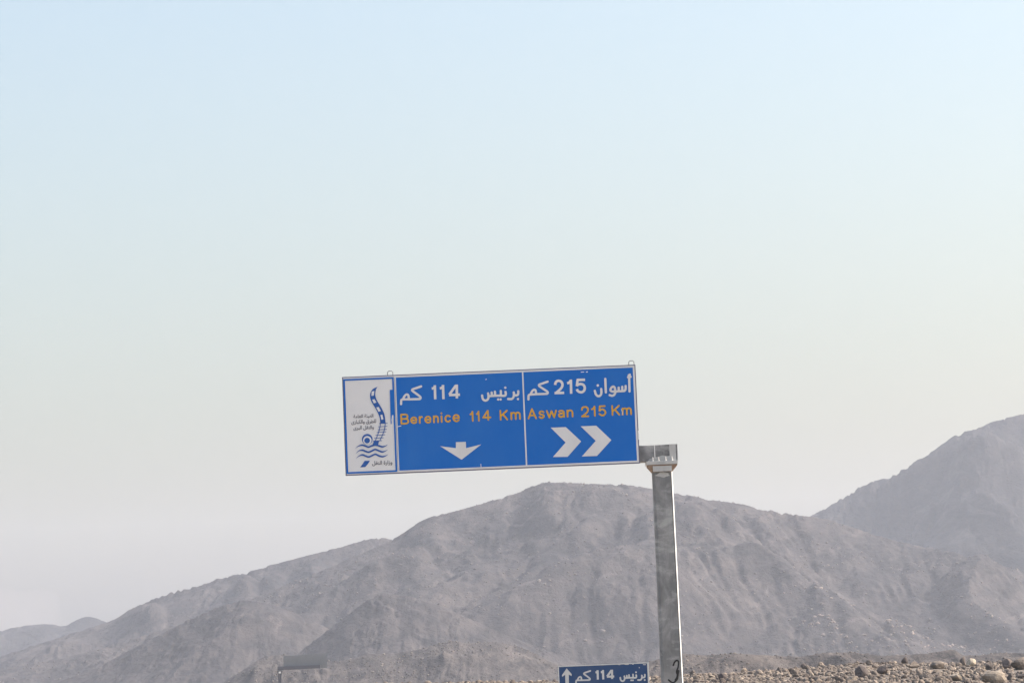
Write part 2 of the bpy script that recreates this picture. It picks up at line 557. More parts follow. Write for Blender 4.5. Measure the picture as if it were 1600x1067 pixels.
hill('foothill', [(430, 1050), (480, 1008), (530, 970), (560, 946), (580, 933), (600, 926), (640, 930), (690, 946), (740, 968), (790, 990), (850, 1013), (920, 1040), (1000, 1075)], 2080, 2.3, M_HILL, 420, 200, 131, **S_COMMON)
hill('foothill', [(0, 1085), (80, 1068), (148, 1044), (200, 1016), (250, 990), (300, 965), (344, 946), (380, 936), (420, 941), (470, 960), (520, 984), (580, 1008), (660, 1040), (720, 1065)], 2250, 2.4, M_HILL, 460, 200, 191, **S_COMMON)
D_CREST = [(300, 1090), (340, 1070), (365, 1054), (389, 1039), (403, 1029), (416, 1023), (440, 1021), (470, 1025), (516, 1031), (545, 1029), (574, 1020), (620, 1019), (655, 1013), (685, 1004), (705, 1000), (729, 1003),
           (752, 1002), (775, 1001), (810, 1008), (837, 1020), (864, 1034), (900, 1047), (960, 1065), (1010, 1082)]
foot, D = hill('foothill', D_CREST, 1500, 2.6, M_FOOT, 620, 150, 77, 0.22, 60, 4, 2.2)
E_CREST = [(860, 1083), (920, 1062), (960, 1047), (1000, 1036), (1030, 1026), (1050, 1020), (1065, 1018), (1100, 1021), (1150, 1018), (1200, 1021), (1250, 1023), (1290, 1017), (1330, 1016), (1380, 1022),
           (1450, 1018), (1480, 1013), (1492, 1012), (1503, 1021), (1530, 1021), (1560, 1017), (1600, 1018), (1680, 1012), (1780, 1030), (1860, 1045)]
rise, E_ = hill('low_rise', E_CREST, 820, 3.5, M_RISE, 560, 110, 91, 0.3, 26, 4, 2.4)


# ------------------------------------------------------------------ rocks
def rock_mesh(seed, mat, sub=2, sq=0.75):
    bm = bmesh.new()
    bmesh.ops.create_icosphere(bm, subdivisions=sub, radius=1.0)
    r = random.Random(seed)
    planes = [(Vector((r.gauss(0, 1), r.gauss(0, 1), r.gauss(0, 1))).normalized(), r.uniform(0.42, 0.8)) for _ in range(8)]
    for v in bm.verts:
        n = v.co.normalized()
        d = 1.0
        for p, h in planes:
            c = n.dot(p)
            if c > 0.05: d = min(d, h / c)
        v.co = n * d * r.uniform(0.96, 1.04)
        v.co.z *= sq
        v.co.x *= 1 + 0.0
    me = bpy.data.meshes.new('rock')
    bm.to_mesh(me); bm.free()
    me.materials.append(mat)
    return me


def joined(name, parts, mat, parent=None):
    """parts: list of (verts Nx3, tris Mx3)"""
    vs, fs, o = [], [], 0
    for v, f in parts:
        vs.append(v); fs.append(f + o); o += len(v)
    V = np.concatenate(vs).astype(np.float32); Fc = np.concatenate(fs).astype(np.int32)
    me = bpy.data.meshes.new(name)
    me.vertices.add(len(V)); me.vertices.foreach_set('co', V.ravel())
    me.loops.add(Fc.size); me.loops.foreach_set('vertex_index', Fc.ravel())
    me.polygons.add(len(Fc))
    me.polygons.foreach_set('loop_start', np.arange(0, Fc.size, 3, dtype=np.int32))
    me.polygons.foreach_set('loop_total', np.full(len(Fc), 3, np.int32))
    me.update(calc_edges=True)
    me.materials.append(mat)
    ob = bpy.data.objects.new(name, me)
    COL.objects.link(ob)
    return ob


def raw(me):
    v = np.empty(len(me.vertices) * 3, np.float32); me.vertices.foreach_get('co', v)
    f = np.array([p.vertices[:] for p in me.polygons], np.int32)
    return v.reshape(-1, 3), f


SMALL = [raw(rock_mesh(100 + i, M_ROCK, 2 if i < 2 else 1, 0.85)) for i in range(10)]


def scatter(spots, flat=1.0):
    out = []
    for (x, y, z, r) in spots:
        v, f = SMALL[rnd.randrange(10)]
        a = rnd.uniform(0, math.tau); c, s = math.cos(a), math.sin(a)
        w = v * np.array((r * rnd.uniform(0.65, 1.5), r * rnd.uniform(0.65, 1.4), r * rnd.uniform(0.5, 1.15) * flat))
        w = np.stack([w[:, 0] * c - w[:, 1] * s + x, w[:, 0] * s + w[:, 1] * c + y, w[:, 2] + z], -1)
        out.append((w, f))
    return out


# scree on the hills: bare boulders a metre or two across, nobody could count them
def scree_on(name, grid, n, r0, r1, seed, mat=None, xr=None, yr=None, thr=0.12):
    x, y, Z = grid
    g = np.random.default_rng(seed)
    ix = g.integers(5, len(x) - 5, n * 3); iy = g.integers(5, int(len(y) * 0.62), n * 3)
    if xr:
        ix = np.searchsorted(x, g.uniform(*xr, n * 3)); iy = np.searchsorted(y, g.uniform(*yr, n * 3))
    keep = fbm(x[ix] / 50, y[iy] / 50, seed, 4) + 0.25 * g.standard_normal(len(ix)) > thr
    keep &= Z[iy, ix] > 1.0
    ix, iy = ix[keep][:n], iy[keep][:n]
    rr = r0 * (r1 / r0) ** (g.random(len(ix)) ** 2.2)
    o = joined(name, scatter([(x[a], y[b], Z[b, a] + r * 0.15, r) for a, b, r in zip(ix, iy, rr)]), mat or M_SCREE)
    return tag(o, kind='stuff')


tag(scree_on('scree', A, 12000, 0.4, 1.7, 4), 'pale bare boulders strewn over the long slope of the main mountain', 'scree')
M_PALESCREE = rock_mat('pale_outcrop_rock', (0.13, 0.108, 0.10), (0.24, 0.20, 0.182), 0.8)
tag(scree_on('scree', A, 2600, 0.5, 2.3, 14, M_PALESCREE, (190, 400), (2040, 2330), 0.3), 'pale broken outcrops on the lower right slope of the main mountain', 'scree')
tag(scree_on('scree', D, 5000, 0.25, 0.95, 6), 'broken stones strewn over the low foothill below the mountain', 'scree')
tag(scree_on('scree', E_, 3000, 0.16, 0.6, 8), 'small stones covering the low dark rise behind the rubble bank', 'scree')

# the bank of rubble in front of the hills
BX0, BX1 = pix(380, 1060, 200).x, pix(1780, 1060, 200).x
bxs = np.linspace(BX0, BX1, 260); bys = np.linspace(118, 262, 200)
CRX = [pix(p, 1060, 222).x for p in (380, 520, 560, 700, 880, 1010, 1065, 1120, 1200, 1290, 1330, 1420, 1500, 1560, 1600, 1800)]
CRZ = [pix(a, b, 222).z for a, b in ((380, 1092), (520, 1074), (560, 1069), (700, 1068), (880, 1065), (1010, 1058), (1065, 1055), (1120, 1054), (1200, 1049),
                                     (1290, 1042), (1330, 1040), (1420, 1036), (1500, 1037), (1560, 1035), (1600, 1033), (1800, 1022))]


def bank_z(x, y):
    x = np.asarray(x, float); y = np.asarray(y, float)
    h = np.interp(x, CRX, CRZ)
    t = np.clip((y - 120) / 102, 0, 1); u = np.clip((y - 222) / 40, 0, 1)
    s = np.where(y < 222, t, (1 - u) ** 1.3)
    return h * s + (fbm(x / 5, y / 7, 17, 4) * 0.22 + fbm(x / 1.4, y / 1.6, 27, 3) * 0.07) * np.clip(s * 3, 0, 1) - 0.2 * (1 - np.clip(s * 6, 0, 1))


BXg, BYg = np.meshgrid(bxs, bys)
grid_mesh('rubble_bank', BXg, BYg, bank_z(BXg, BYg), M_BANK)


def on_bank(px, py):
    """where the line of sight through (px, py) meets the bank"""
    last = None
    for Y in np.arange(130, 224, 0.5):
        p = pix(px, py, Y)
        if float(bank_z(p.x, Y)) >= p.z: return Vector((p.x, Y, float(bank_z(p.x, Y))))
    p = pix(px, py, 221)
    return Vector((p.x, 221, float(bank_z(p.x, 221))))


BIG = [rock_mesh(300 + i, M_ROCK, 3, s) for i, s in enumerate((0.8, 0.95, 0.7, 0.85, 1.0, 0.75, 0.9, 0.65))]
MID = [rock_mesh(400 + i, M_ROCK, 2, 0.85) for i in range(10)]
M_PALE = rock_mat('pale_boulder', (0.24, 0.205, 0.168), (0.42, 0.36, 0.295), 1.6)
M_DARK = rock_mat('dark_boulder', (0.12, 0.10, 0.095), (0.20, 0.17, 0.155), 2.2)

# singled-out boulders: base point in the photograph, half width / half height in photograph pixels, mesh, material, label
NAMED = [
    (1594, 1046, 19, 15, 4, M_PALE, 'pale rounded boulder on the bank crest at the far right'),
    (1573, 1044, 11, 12, 1, M_DARK, 'dark boulder beside the pale round one on the crest at far right'),
    (1554, 1068, 24, 17, 4, M_PALE, 'large pale square-shouldered boulder low on the bank in the right corner'),
    (1492, 1063, 13, 9, 3, M_PALE, 'pale smooth rounded boulder midway down the bank'),
    (1467, 1045, 15, 9, 5, M_PALE, 'broad cream boulder sitting on the bank crest'),
    (1518, 1040, 10, 9, 1, M_PALE, 'small cream boulder on the crest between two dark rocks'),
    (1505, 1040, 6, 11, 4, M_DARK, 'upright dark rock left of the small cream crest boulder'),
    (1427, 1043, 12, 8, 0, M_ROCK, 'tan flat-topped boulder on the crest left of the broad cream one'),
    (1346, 1058, 13, 14, 1, M_DARK, 'dark pointed rock standing on the left half of the bank'),
    (1380, 1053, 11, 10, 2, M_DARK, 'dark squat rock right of the dark pointed one'),
    (1413, 1032, 6, 9, 4, M_DARK, 'small dark spike of rock on the bank skyline'),
    (1545, 1046, 9, 8, 6, M_ROCK, 'tan boulder behind the large pale corner boulder'),
    (1256, 1044, 6, 7, 4, M_DARK, 'small dark stub of rock on the skyline of the low left bank'),
    (1128, 1062, 8, 8, 1, M_DARK, 'dark peaked rock on the low bank just right of the post'),
]
taken = []
for px, py, hw, hh, k, mt, lab in NAMED:
    p = on_bank(px, py)
    sc = p.y / F
    hw, hh = hw * 0.80, hh * 0.84
    me = BIG[k].copy(); me.materials.clear(); me.materials.append(mt)
    zs = [v.co.z for v in me.vertices]; xs = [v.co.x for v in me.vertices]
    o = bpy.data.objects.new('boulder', me)
    fx = 2 * hw * sc / (max(xs) - min(xs)); fz = 2 * hh * sc / (max(zs) - min(zs))
    o.scale = (fx, (fx + fz) / 2, fz)
    o.rotation_euler = (rnd.uniform(-.12, .12), rnd.uniform(-.12, .12), rnd.choice((0, 0.3, -0.3)))
    o.location = (p.x, p.y, p.z - min(zs) * fz * 0.55)
    COL.objects.link(o)
    tag(o, lab, 'boulder')
    taken.append((px, py, hw))

spots = []
g = np.random.default_rng(5)
n = 34000
sx = g.uniform(pix(500, 1060, 200).x, BX1 - 1, n); sy = g.uniform(156, 226, n)
dens = fbm(sx / 6, sy / 9, 71, 3) * 0.9 + g.random(n) * 1.0
ok = dens > -0.05
sx, sy = sx[ok], sy[ok]
sr = 0.058 * (4.0 ** (g.random(len(sx)) ** 2.1)) * (0.8 + 0.5 * g.random(len(sx)))
sz = bank_z(sx, sy)
# size as it shows in the photograph, and whether it falls into the frame at all
inv = CROT.transposed()
score = []
for x, y, z, r in zip(sx, sy, sz, sr):
    d = inv @ (Vector((x, y, z)) - CAM)
    u = 800 - d.x / d.z * F; v = 533.5 + d.y / d.z * F
    inside = -5 < u < 1605 and v < 1072
    clash = any(abs(u - a) < c * 0.7 and abs(v - b) < c * 0.5 for a, b, c in taken)
    score.append((-1 if clash else (r * F / y if inside else 0.0)))
score = np.array(score)
order = np.argsort(-score)
single = [i for i in order[:285] if score[i] > 0]
singles = set(single)
rest = [i for i in range(len(sx)) if i not in singles and score[i] >= 0]
for i in single:
    o = bpy.data.objects.new('rock', MID[rnd.randrange(10)])
    r = float(sr[i])
    o.scale = (r * rnd.uniform(.85, 1.35), r * rnd.uniform(.8, 1.2), r * rnd.uniform(.75, 1.2))
    o.rotation_euler = (rnd.uniform(-.4, .4), rnd.uniform(-.4, .4), rnd.uniform(0, 6.28))
    o.location = (sx[i], sy[i], sz[i] + r * 0.3)
    COL.objects.link(o)
    u_ = 800 + F * o.location.x / o.location.y
    where = ('on the strip of rubble left of the low blue sign' if u_ < 872 else 'in the gap between the low blue sign and the post' if u_ < 1032 else
             'on the low stretch of bank just right of the post' if u_ < 1220 else 'on the middle stretch of the bank' if u_ < 1420 else 'among the boulders at the right end of the bank')
    tag(o, 'loose tan brown rock lying ' + where, 'rock', 'loose rocks on the rubble bank')
tag(joined('rubble', scatter([(sx[i], sy[i], sz[i] + sr[i] * 0.2, sr[i]) for i in rest]), M_ROCK),
    'brown rubble covering the bank in front of the hills', 'rubble', kind='stuff')


# ------------------------------------------------------------------ lettering
GLYPH = {   # strokes in a unit box, y up; True = drawn as a smooth curve
    'B': [([(0, 0), (0, 1)], 0), ([(0, 1), (.55, 1), (.82, .95), (.92, .77), (.82, .58), (.55, .53), (0, .53)], 1), ([(.5, .53), (.85, .48), (1, .27), (.88, .06), (.55, 0), (0, 0)], 1)],
    'e': [([(.03, .5), (1, .5)], 0), ([(1, .5), (.93, .8), (.7, .97), (.4, .99), (.1, .8), (0, .5), (.1, .2), (.4, .01), (.7, .02), (.95, .17)], 1)],
    'r': [([(0, 0), (0, 1)], 0), ([(0, .6), (.25, .88), (.6, .98), (1, .97)], 1)],
    'n': [([(0, 0), (0, 1)], 0), ([(0, .62), (.18, .9), (.5, 1), (.85, .9), (1, .62), (1, 0)], 1)],
    'i': [([(.5, 0), (.5, .66)], 0), ([(.5, .97), (.5, 1)], 0)],
    'c': [([(1, .85), (.75, .98), (.45, 1), (.12, .82), (0, .5), (.12, .18), (.45, 0), (.75, .02), (1, .15)], 1)],
    'K': [([(0, 0), (0, 1)], 0), ([(1, 1), (.05, .40)], 0), ([(.36, .60), (1, 0)], 0)],
    'm': [([(0, 0), (0, 1)], 0), ([(0, .65), (.1, .92), (.28, 1), (.44, .9), (.5, .65), (.5, 0)], 1), ([(.5, .65), (.6, .92), (.78, 1), (.94, .9), (1, .65), (1, 0)], 1)],
    'A': [([(0, 0), (.5, 1)], 0), ([(1, 0), (.5, 1)], 0), ([(.18, .32), (.82, .32)], 0)],
    's': [([(.95, .85), (.7, .98), (.3, .98), (.05, .78), (.18, .58), (.5, .5), (.84, .41), (.97, .22), (.75, .02), (.3, 0), (.02, .15)], 1)],
    'w': [([(0, 1), (.24, 0)], 0), ([(.24, 0), (.5, .95)], 0), ([(.5, .95), (.76, 0)], 0), ([(.76, 0), (1, 1)], 0)],
    'a': [([(.08, .87), (.35, 1), (.72, .98), (.96, .8), (1, .5), (1, 0)], 1), ([(1, .58), (.45, .56), (.06, .42), (.02, .16), (.3, 0), (.7, .05), (1, .28)], 1)],
    '1': [([(.78, 0), (.78, 1)], 0), ([(.04, .72), (.4, .78), (.78, .98)], 1)],
    '4': [([(.68, 0), (.68, 1)], 0), ([(.64, 1), (0, .28)], 0), ([(0, .27), (1, .27)], 0)],
    '2': [([(.02, .70), (.12, .92), (.48, 1), (.86, .93), (.98, .70), (.86, .46), (.45, .2), (.03, .02)], 1), ([(0, 0), (1, 0)], 0)],
    '5': [([(.92, 1), (.12, 1)], 0), ([(.12, 1), (.05, .52)], 0), ([(.05, .5), (.32, .63), (.68, .62), (.95, .42), (.97, .22), (.75, .03), (.38, 0), (.02, .16)], 1)],
}


class Sheet:
    """drawing sheet of a sign face: turns measured drawing points into metres on the face (x right, z up)"""
    def __init__(self, p0, ux, uz, sx, sz):
        self.p0, self.m = p0, np.linalg.inv(np.array([[ux[0], uz[0]], [ux[1], uz[1]]], float))
        self.s = (sx, sz)

    def at(self, x, y):
        a, b = self.m @ np.array((x - self.p0[0], y - self.p0[1]), float)
        return (a * self.s[0], b * self.s[1])

    def view(self, x0, y0, k, w0=0.0118):
        return lambda q: self.at(x0 + q[0] / k, y0 + q[1] / k)


def strokes(name, lst, conv, w, y, mat, parent, dots=(), cap=True):
    bm = bmesh.new()
    yy = y
    for st, sm in lst:
        ribbon(bm, [conv(p) for p in st], w, yy, bool(sm), cap)
        yy -= 0.0006
    for c, r in dots:
        disc(bm, conv(c), r, yy)
    return obj(name, bm, mat, parent)


def word(name, text, boxes, conv, wz, mpz, y, mat, parent):
    """boxes: left, right, base, top of each letter on the drawing; wz stroke width there, mpz metres per drawing unit"""
    bm = bmesh.new()
    w = wz * mpz
    for ch, (l, r, b, tp) in zip(text, boxes):
        o = conv(((l), b))
        W, H = (r - l) * mpz, (b - tp) * mpz
        yy = y
        for st, sm in GLYPH[ch]:
            P = [(o[0] + w / 2 + q[0] * max(W - w, 0.001), o[1] + w / 2 + q[1] * (H - w)) for q in st]
            ribbon(bm, P, w, yy, bool(sm), cap=True)
            yy -= 0.0006
    return obj(name, bm, mat, parent)


def arabic(name, text, l, r, b, tp, conv, y, mat, parent):
    """small print: letters in their joined forms, laid out left to right"""
    c = bpy.data.curves.new(name, 'FONT')
    c.body = text[::-1]
    c.resolution_u = 2
    c.offset = 0.012
    tmp = bpy.data.objects.new(name, c)
    COL.objects.link(tmp)
    bpy.context.view_layer.update()
    me = bpy.data.meshes.new_from_object(tmp.evaluated_get(bpy.context.evaluated_depsgraph_get()))
    bpy.data.objects.remove(tmp)
    V = np.array([v.co[:] for v in me.vertices])
    a, z = V.min(0), V.max(0)
    p, q = conv((l, b)), conv((r, tp))
    q = (q[0], p[1] + abs(conv((l, tp))[1] - p[1]))
    for v in me.vertices:
        v.co = (p[0] + (v.co.x - a[0]) / (z[0] - a[0]) * (q[0] - p[0]), y, p[1] + (v.co.y - a[1]) / (z[1] - a[1]) * (q[1] - p[1]))
    me.materials.clear(); me.materials.append(mat)
    o = bpy.data.objects.new(name, me)
    COL.objects.link(o)
    o.parent = parent
    return o


KAM = [([(625, 197), (500, 240), (440, 260), (420, 282), (440, 308), (520, 365), (590, 420), (614, 452), (600, 480), (560, 486), (450, 489), (335, 492)], 1),
       ([(345, 490), (342, 440), (330, 396), (298, 382), (262, 402), (235, 442), (215, 488)], 1),
       ([(350, 491), (270, 492), (200, 494), (176, 508), (171, 540), (169, 600)], 1)]
BERNIS = [([(1247, 372), (1248, 425), (1235, 470), (1200, 487), (1130, 482)], 1),
          ([(1122, 405), (1128, 460), (1112, 540), (1060, 588), (965, 588)], 1),
          ([(893, 390), (900, 440), (890, 485), (850, 500), (740, 497), (640, 497), (540, 503), (435, 510)], 1),
          ([(762, 365), (765, 430), (757, 495)], 1), ([(598, 385), (602, 440), (590, 500)], 1), ([(507, 410), (512, 460), (503, 505)], 1),
          ([(408, 432), (418, 500), (412, 572), (378, 618), (325, 632), (272, 602), (248, 545), (242, 492)], 1)]
BERNIS_DOTS = [(887, 275), (688, 600), (757, 600), (1240, 590)]
N114 = [([(938, 170), (947, 490)], 0), ([(868, 245), (912, 236), (944, 196)], 1),
        ([(1124, 163), (1134, 486)], 0), ([(1052, 240), (1098, 230), (1128, 190)], 1),
        ([(1438, 155), (1441, 470)], 0), ([(1420, 172), (1268, 385)], 0), ([(1262, 395), (1512, 384)], 0)]

# ------------------------------------------------------------------ main cantilever sign
YS = 58.0
o0 = pix(540, 743, YS)
W1 = pix(1000, 723, YS).x - o0.x
H1 = (pix(534, 589, YS) - o0).z
SC = W1 / 460.4
sh = Sheet((540, 743), (460, -20), (-6, -154), W1, H1)
post_c = pix(1050, 1067, YS + 0.30)
sign = empty('road_sign', (post_c.x, YS + 0.30, 0))
tag(sign, 'big blue overhead direction sign with emblem cantilevered from a grey steel post', 'road sign')
ORG = Vector((o0.x, YS, o0.z)) - sign.location      # lower left corner of the face


def on_face(ob):
    ob.location = ORG
    return ob


px_ = SC      # metres per drawing unit
bm = bx(0, W1, 0.004, 0.060, 0, H1)
board = on_face(obj('sign_board', bm, M_RIM, sign))
# back stiffeners
for zz in (0.25, 0.85, 1.5):
    on_face(obj('stiffener', bx(0.08, W1 - 0.08, 0.062, 0.11, zz, zz + 0.05), M_BACK, sign))


def ring(bm, x0, x1, z0, z1, w, y, e=(0, 0, 0, 0)):
    face_poly(bm, [(x0, z0), (x1, z0), (x1, z0 + w), (x0, z0 + w)], y)
    face_poly(bm, [(x0, z1 - w), (x1, z1 - w), (x1, z1), (x0, z1)], y)
    face_poly(bm, [(x0, z0 + w), (x0 + w, z0 + w), (x0 + w, z1 - w), (x0, z1 - w)], y)
    face_poly(bm, [(x1 - w, z0 + w), (x1, z0 + w), (x1, z1 - w), (x1 - w, z1 - w)], y)


def plate(name, x0, x1, z0, z1, y, mat, parent, th=0.003):
    return on_face(obj(name, bx(x0, x1, y, y + th, z0, z1), mat, parent))


D1, D2 = sh.at(619.5, 660)[0], sh.at(820.0, 655)[0]      # the two white dividers
e0 = 1.6 * px_; b0 = 4.4 * px_
# three sheet panels of the face, with their white border
bord = bmesh.new()
box(bord, e0, W1 - e0, -0.002, 0.003, H1 - b0, H1 - e0)
box(bord, e0, W1 - e0, -0.002, 0.003, e0, b0)
box(bord, e0, b0, -0.002, 0.003, b0, H1 - b0)
box(bord, W1 - b0, W1 - e0, -0.002, 0.003, b0, H1 - b0)
on_face(obj('border', bord, M_WHITE, sign))
plate('divider', D1 - 1.9 * px_, D1 + 1.5 * px_, b0, H1 - b0, -0.003, M_WHITE, sign)
plate('divider', D2 - 1.1 * px_, D2 + 1.1 * px_, b0, H1 - b0, -0.003, M_WHITE, sign)
emb = plate('emblem_panel', b0, D1 - 1.9 * px_, b0, H1 - b0, -0.001, M_EMBLEMWHITE, sign)
left = plate('face_panel', D1 + 1.5 * px_, D2 - 1.1 * px_, b0, H1 - b0, -0.001, M_BLUE, sign)
right = plate('face_panel', D2 + 1.1 * px_, W1 - b0, b0, H1 - b0, -0.001, M_BLUE, sign)
left['label'] = 'blue panel pointing straight on to Berenice'
right['label'] = 'blue panel pointing right to Aswan'
seam = bmesh.new()
box(seam, D1 - 0.55 * px_, D1 - 0.1 * px_, -0.0055, -0.0035, b0, H1 - b0)
on_face(obj('seam', seam, M_RIM, sign))

YL = -0.006
vA, vB, vC, vD = sh.view(615, 590, 14.545), sh.view(740, 590, 17.78), sh.view(815, 580, 14.545), sh.view(920, 575, 19.4)
vE, vF = sh.view(615, 630, 7.62), sh.view(815, 620, 8.42)
vR2, vR3 = sh.view(610, 560, 5.614), sh.view(810, 560, 5.615)
vP1, vP7, vP8 = sh.view(520, 550, 5.083), sh.view(540, 635, 18.82), sh.view(545, 660, 13.333)
# words on the straight-on panel (children of the panel, in the sign's own metres)


def put(ob):
    return ob


strokes('unit_word', KAM, vA, 3.5 * px_, YL, M_WHITE, left)
strokes('distance_number', N114, vA, 3.9 * px_, YL, M_WHITE, left, cap=False)
strokes('town_name', BERNIS, vB, 3.5 * px_, YL, M_WHITE, left, [(c, 1.85 * px_) for c in BERNIS_DOTS])
kE = px_ / 7.62
word('town_name', 'Berenice', [(83, 186, 254, 125), (200, 284, 247, 160), (302, 350, 244, 152), (370, 452, 241, 150), (472, 541, 236, 145), (562, 586, 231, 107), (609, 684, 229, 138), (705, 791, 224, 130)],
     vE, 20, kE, YL, M_YELLOW, left)
word('distance_number', '114', [(908, 962, 219, 90), (984, 1034, 216, 88), (1060, 1166, 209, 82)], vE, 20, kE, YL, M_YELLOW, left)
word('unit_word', 'Km', [(1267, 1366, 204, 78), (1395, 1518, 198, 102)], vE, 20, kE, YL, M_YELLOW, left)
bm = bmesh.new()
face_poly(bm, [vR2(p) for p in ((575, 733), (662, 730), (664, 785), (798, 752), (625, 886), (437, 768), (575, 785))], YL)
obj('down_arrow', bm, M_WHITE, left)
# right-hand panel
KAM_R = [([(600, 232), (470, 277), (412, 298), (402, 320), (425, 345), (510, 402), (580, 450), (603, 478), (590, 504), (550, 509), (440, 513), (335, 516)], 1),
         ([(338, 515), (332, 462), (320, 424), (292, 415), (258, 437), (232, 475), (213, 516)], 1),
         ([(345, 517), (260, 522), (192, 528), (168, 544), (163, 575), (162, 636)], 1)]
strokes('unit_word', KAM_R, vC, 3.4 * px_, YL, M_WHITE, right)
strokes('distance_number', [([(772, 305), (780, 258), (812, 222), (860, 212), (908, 232), (937, 285), (928, 345), (890, 400), (830, 455), (780, 492)], 1), ([(757, 492), (975, 485)], 0),
                            ([(1130, 185), (1135, 505)], 0), ([(1045, 268), (1090, 252), (1126, 212)], 1),
                            ([(1262, 192), (1452, 187)], 0), ([(1282, 195), (1266, 335)], 0),
                            ([(1262, 328), (1300, 297), (1358, 285), (1418, 308), (1446, 372), (1430, 432), (1388, 468), (1342, 470), (1292, 447), (1264, 402)], 1)],
        vC, 3.9 * px_, YL, M_WHITE, right, cap=False)
strokes('town_name', [([(1242, 290), (1250, 700)], 0), ([(1262, 190), (1228, 218), (1248, 244)], 1), ([(1208, 268), (1286, 256)], 0),
                      ([(1133, 535), (1132, 620), (1110, 672), (1060, 688), (940, 694), (835, 700)], 1), ([(1030, 560), (1032, 685)], 0), ([(922, 585), (925, 690)], 0),
                      ([(812, 705), (808, 610), (770, 556), (715, 572), (672, 640), (690, 690), (750, 705), (812, 702), (815, 745), (780, 808), (720, 832), (645, 812)], 1),
                      ([(517, 320), (531, 730)], 0), ([(390, 628), (396, 720), (380, 798), (332, 842), (280, 838), (228, 790), (206, 720), (196, 682)], 1)],
        vD, 3.5 * px_, YL, M_WHITE, right, [((288, 520), 2.0 * px_)])
kF = px_ / 8.42
word('town_name', 'Aswan', [(83, 204, 294, 150), (228, 309, 286, 178), (328, 472, 281, 172), (485, 573, 274, 170), (598, 686, 269, 165)], vF, 22, kF, YL, M_YELLOW, right)
word('distance_number', '215', [(788, 894, 266, 120), (920, 990, 259, 115), (1017, 1121, 253, 110)], vF, 22, kF, YL, M_YELLOW, right)
word('unit_word', 'Km', [(1190, 1302, 246, 105), (1325, 1457, 240, 138)], vF, 22, kF, YL, M_YELLOW, right)
for q in (((285, 605), (418, 600), (552, 725), (432, 860), (303, 862), (415, 735)), ((548, 593), (685, 587), (817, 713), (690, 852), (557, 857), (680, 720))):
    bm = bmesh.new()
    face_poly(bm, [vR3(p) for p in q], YL)
    obj('chevron', bm, M_WHITE, right)
# chips and scratches in the sheeting
bm = bmesh.new()
ribbon(bm, [vR2(p) for p in ((793, 922), (796, 957))], 0.8 * px_, YL, False, False)
ribbon(bm, [vR2(p) for p in ((62, 598), (95, 590))], 0.8 * px_, YL - .001, False, False)
ribbon(bm, [vR2(p) for p in ((836, 185), (846, 180))], 1.0 * px_, YL, False, False)
obj('scratch', bm, M_CHIP_GLINT, left)
bm = bmesh.new()
ribbon(bm, [vR3(p) for p in ((552, 118), (582, 116))], 1.0 * px_, YL, False, False)
ribbon(bm, [vR3(p) for p in ((598, 117), (614, 115))], 1.2 * px_, YL, False, False)
ribbon(bm, [vR3(p) for p in ((905, 440), (915, 470), (912, 495))], 0.7 * px_, YL - .003, False, False)
obj('scratch', bm, M_CHIP_GLINT, right)
# emblem
bm = bmesh.new()
za = vP1((100, 222)); zb = vP1((508, 940)); lw = 2.7 * px_
ring(bm, vP1((112, 960))[0] - 0.5 * px_, vP1((497, 600))[0] + 0.4 * px_, vP1((128, 966))[1], vP1((95, 215))[1], lw, YL)
obj('emblem_frame', bm, M_BLUE, emb)
bm = bmesh.new()
face_poly(bm, [vP1(p) for p in ((452, 300), (484, 298), (491, 500), (472, 502), (466, 572), (460, 572))], YL - 0.0015)
obj('torn_patch', bm, M_BLUE, emb)
bm = bmesh.new()
face_poly(bm, [vP1(p) for p in ((470, 502), (476, 501), (474, 530), (470, 566), (466, 540))], YL - 0.003)
obj('torn_flake', bm, M_CHIP_GLINT, emb)
Lp = catmull([(355, 275), (318, 293), (300, 320), (295, 350), (305, 392), (340, 450), (368, 510), (378, 568)], 4)
Rp = catmull([(355, 275), (343, 296), (337, 322), (338, 350), (352, 388), (386, 443), (411, 500), (418, 568)], 4)
bm = bmesh.new()
lv = [bm.verts.new((vP1(p)[0], YL, vP1(p)[1])) for p in Lp[1:]]
rv = [bm.verts.new((vP1(p)[0], YL, vP1(p)[1])) for p in Rp[1:]]
tip = bm.verts.new((vP1(Lp[0])[0], YL, vP1(Lp[0])[1]))
fs = [bm.faces.new((tip, rv[0], lv[0]))] + [bm.faces.new((lv[i], rv[i], rv[i + 1], lv[i + 1])) for i in range(len(lv) - 1)]
for f in fs:
    f.normal_update()
    if f.normal.y > 0: f.normal_flip()
obj('emblem_road', bm, M_NAVY, emb)
bm = bmesh.new()
for q in (((308, 314), (329, 309), (325, 345), (306, 348)), ((312, 379), (330, 374), (346, 401), (325, 407)), ((345, 440), (363, 436), (381, 468), (362, 474)), ((378, 500), (393, 497), (401, 533), (386, 538))):
    face_poly(bm, [vP1(p) for p in q], YL - 0.0015)
obj('road_dashes', bm, M_EMBLEMWHITE, emb)
bm = bmesh.new()
yy = YL
for st in ([(665, -20), (658, 30), (640, 140), (600, 260), (553, 380)], [(757, -20), (757, 30), (744, 135), (705, 250), (642, 385)]):
    ribbon(bm, [vP8(p) for p in st], 1.15 * px_, yy, True, False); yy -= .0006
for a, b in (((630, 20), (808, 18)), ((612, 90), (803, 80)), ((602, 152), (792, 143)), ((582, 206), (777, 195)), ((558, 268), (757, 255)), ((528, 328), (724, 318)), ((503, 385), (692, 378))):
    ribbon(bm, [vP8(a), vP8(b)], 0.95 * px_, yy, False, False)
face_poly(bm, [vP8(p) for p in ((525, 376), (632, 376), (608, 478), (492, 478))], yy - .0006)
obj('emblem_railway', bm, M_NAVY, emb)
k8 = px_ / 13.333
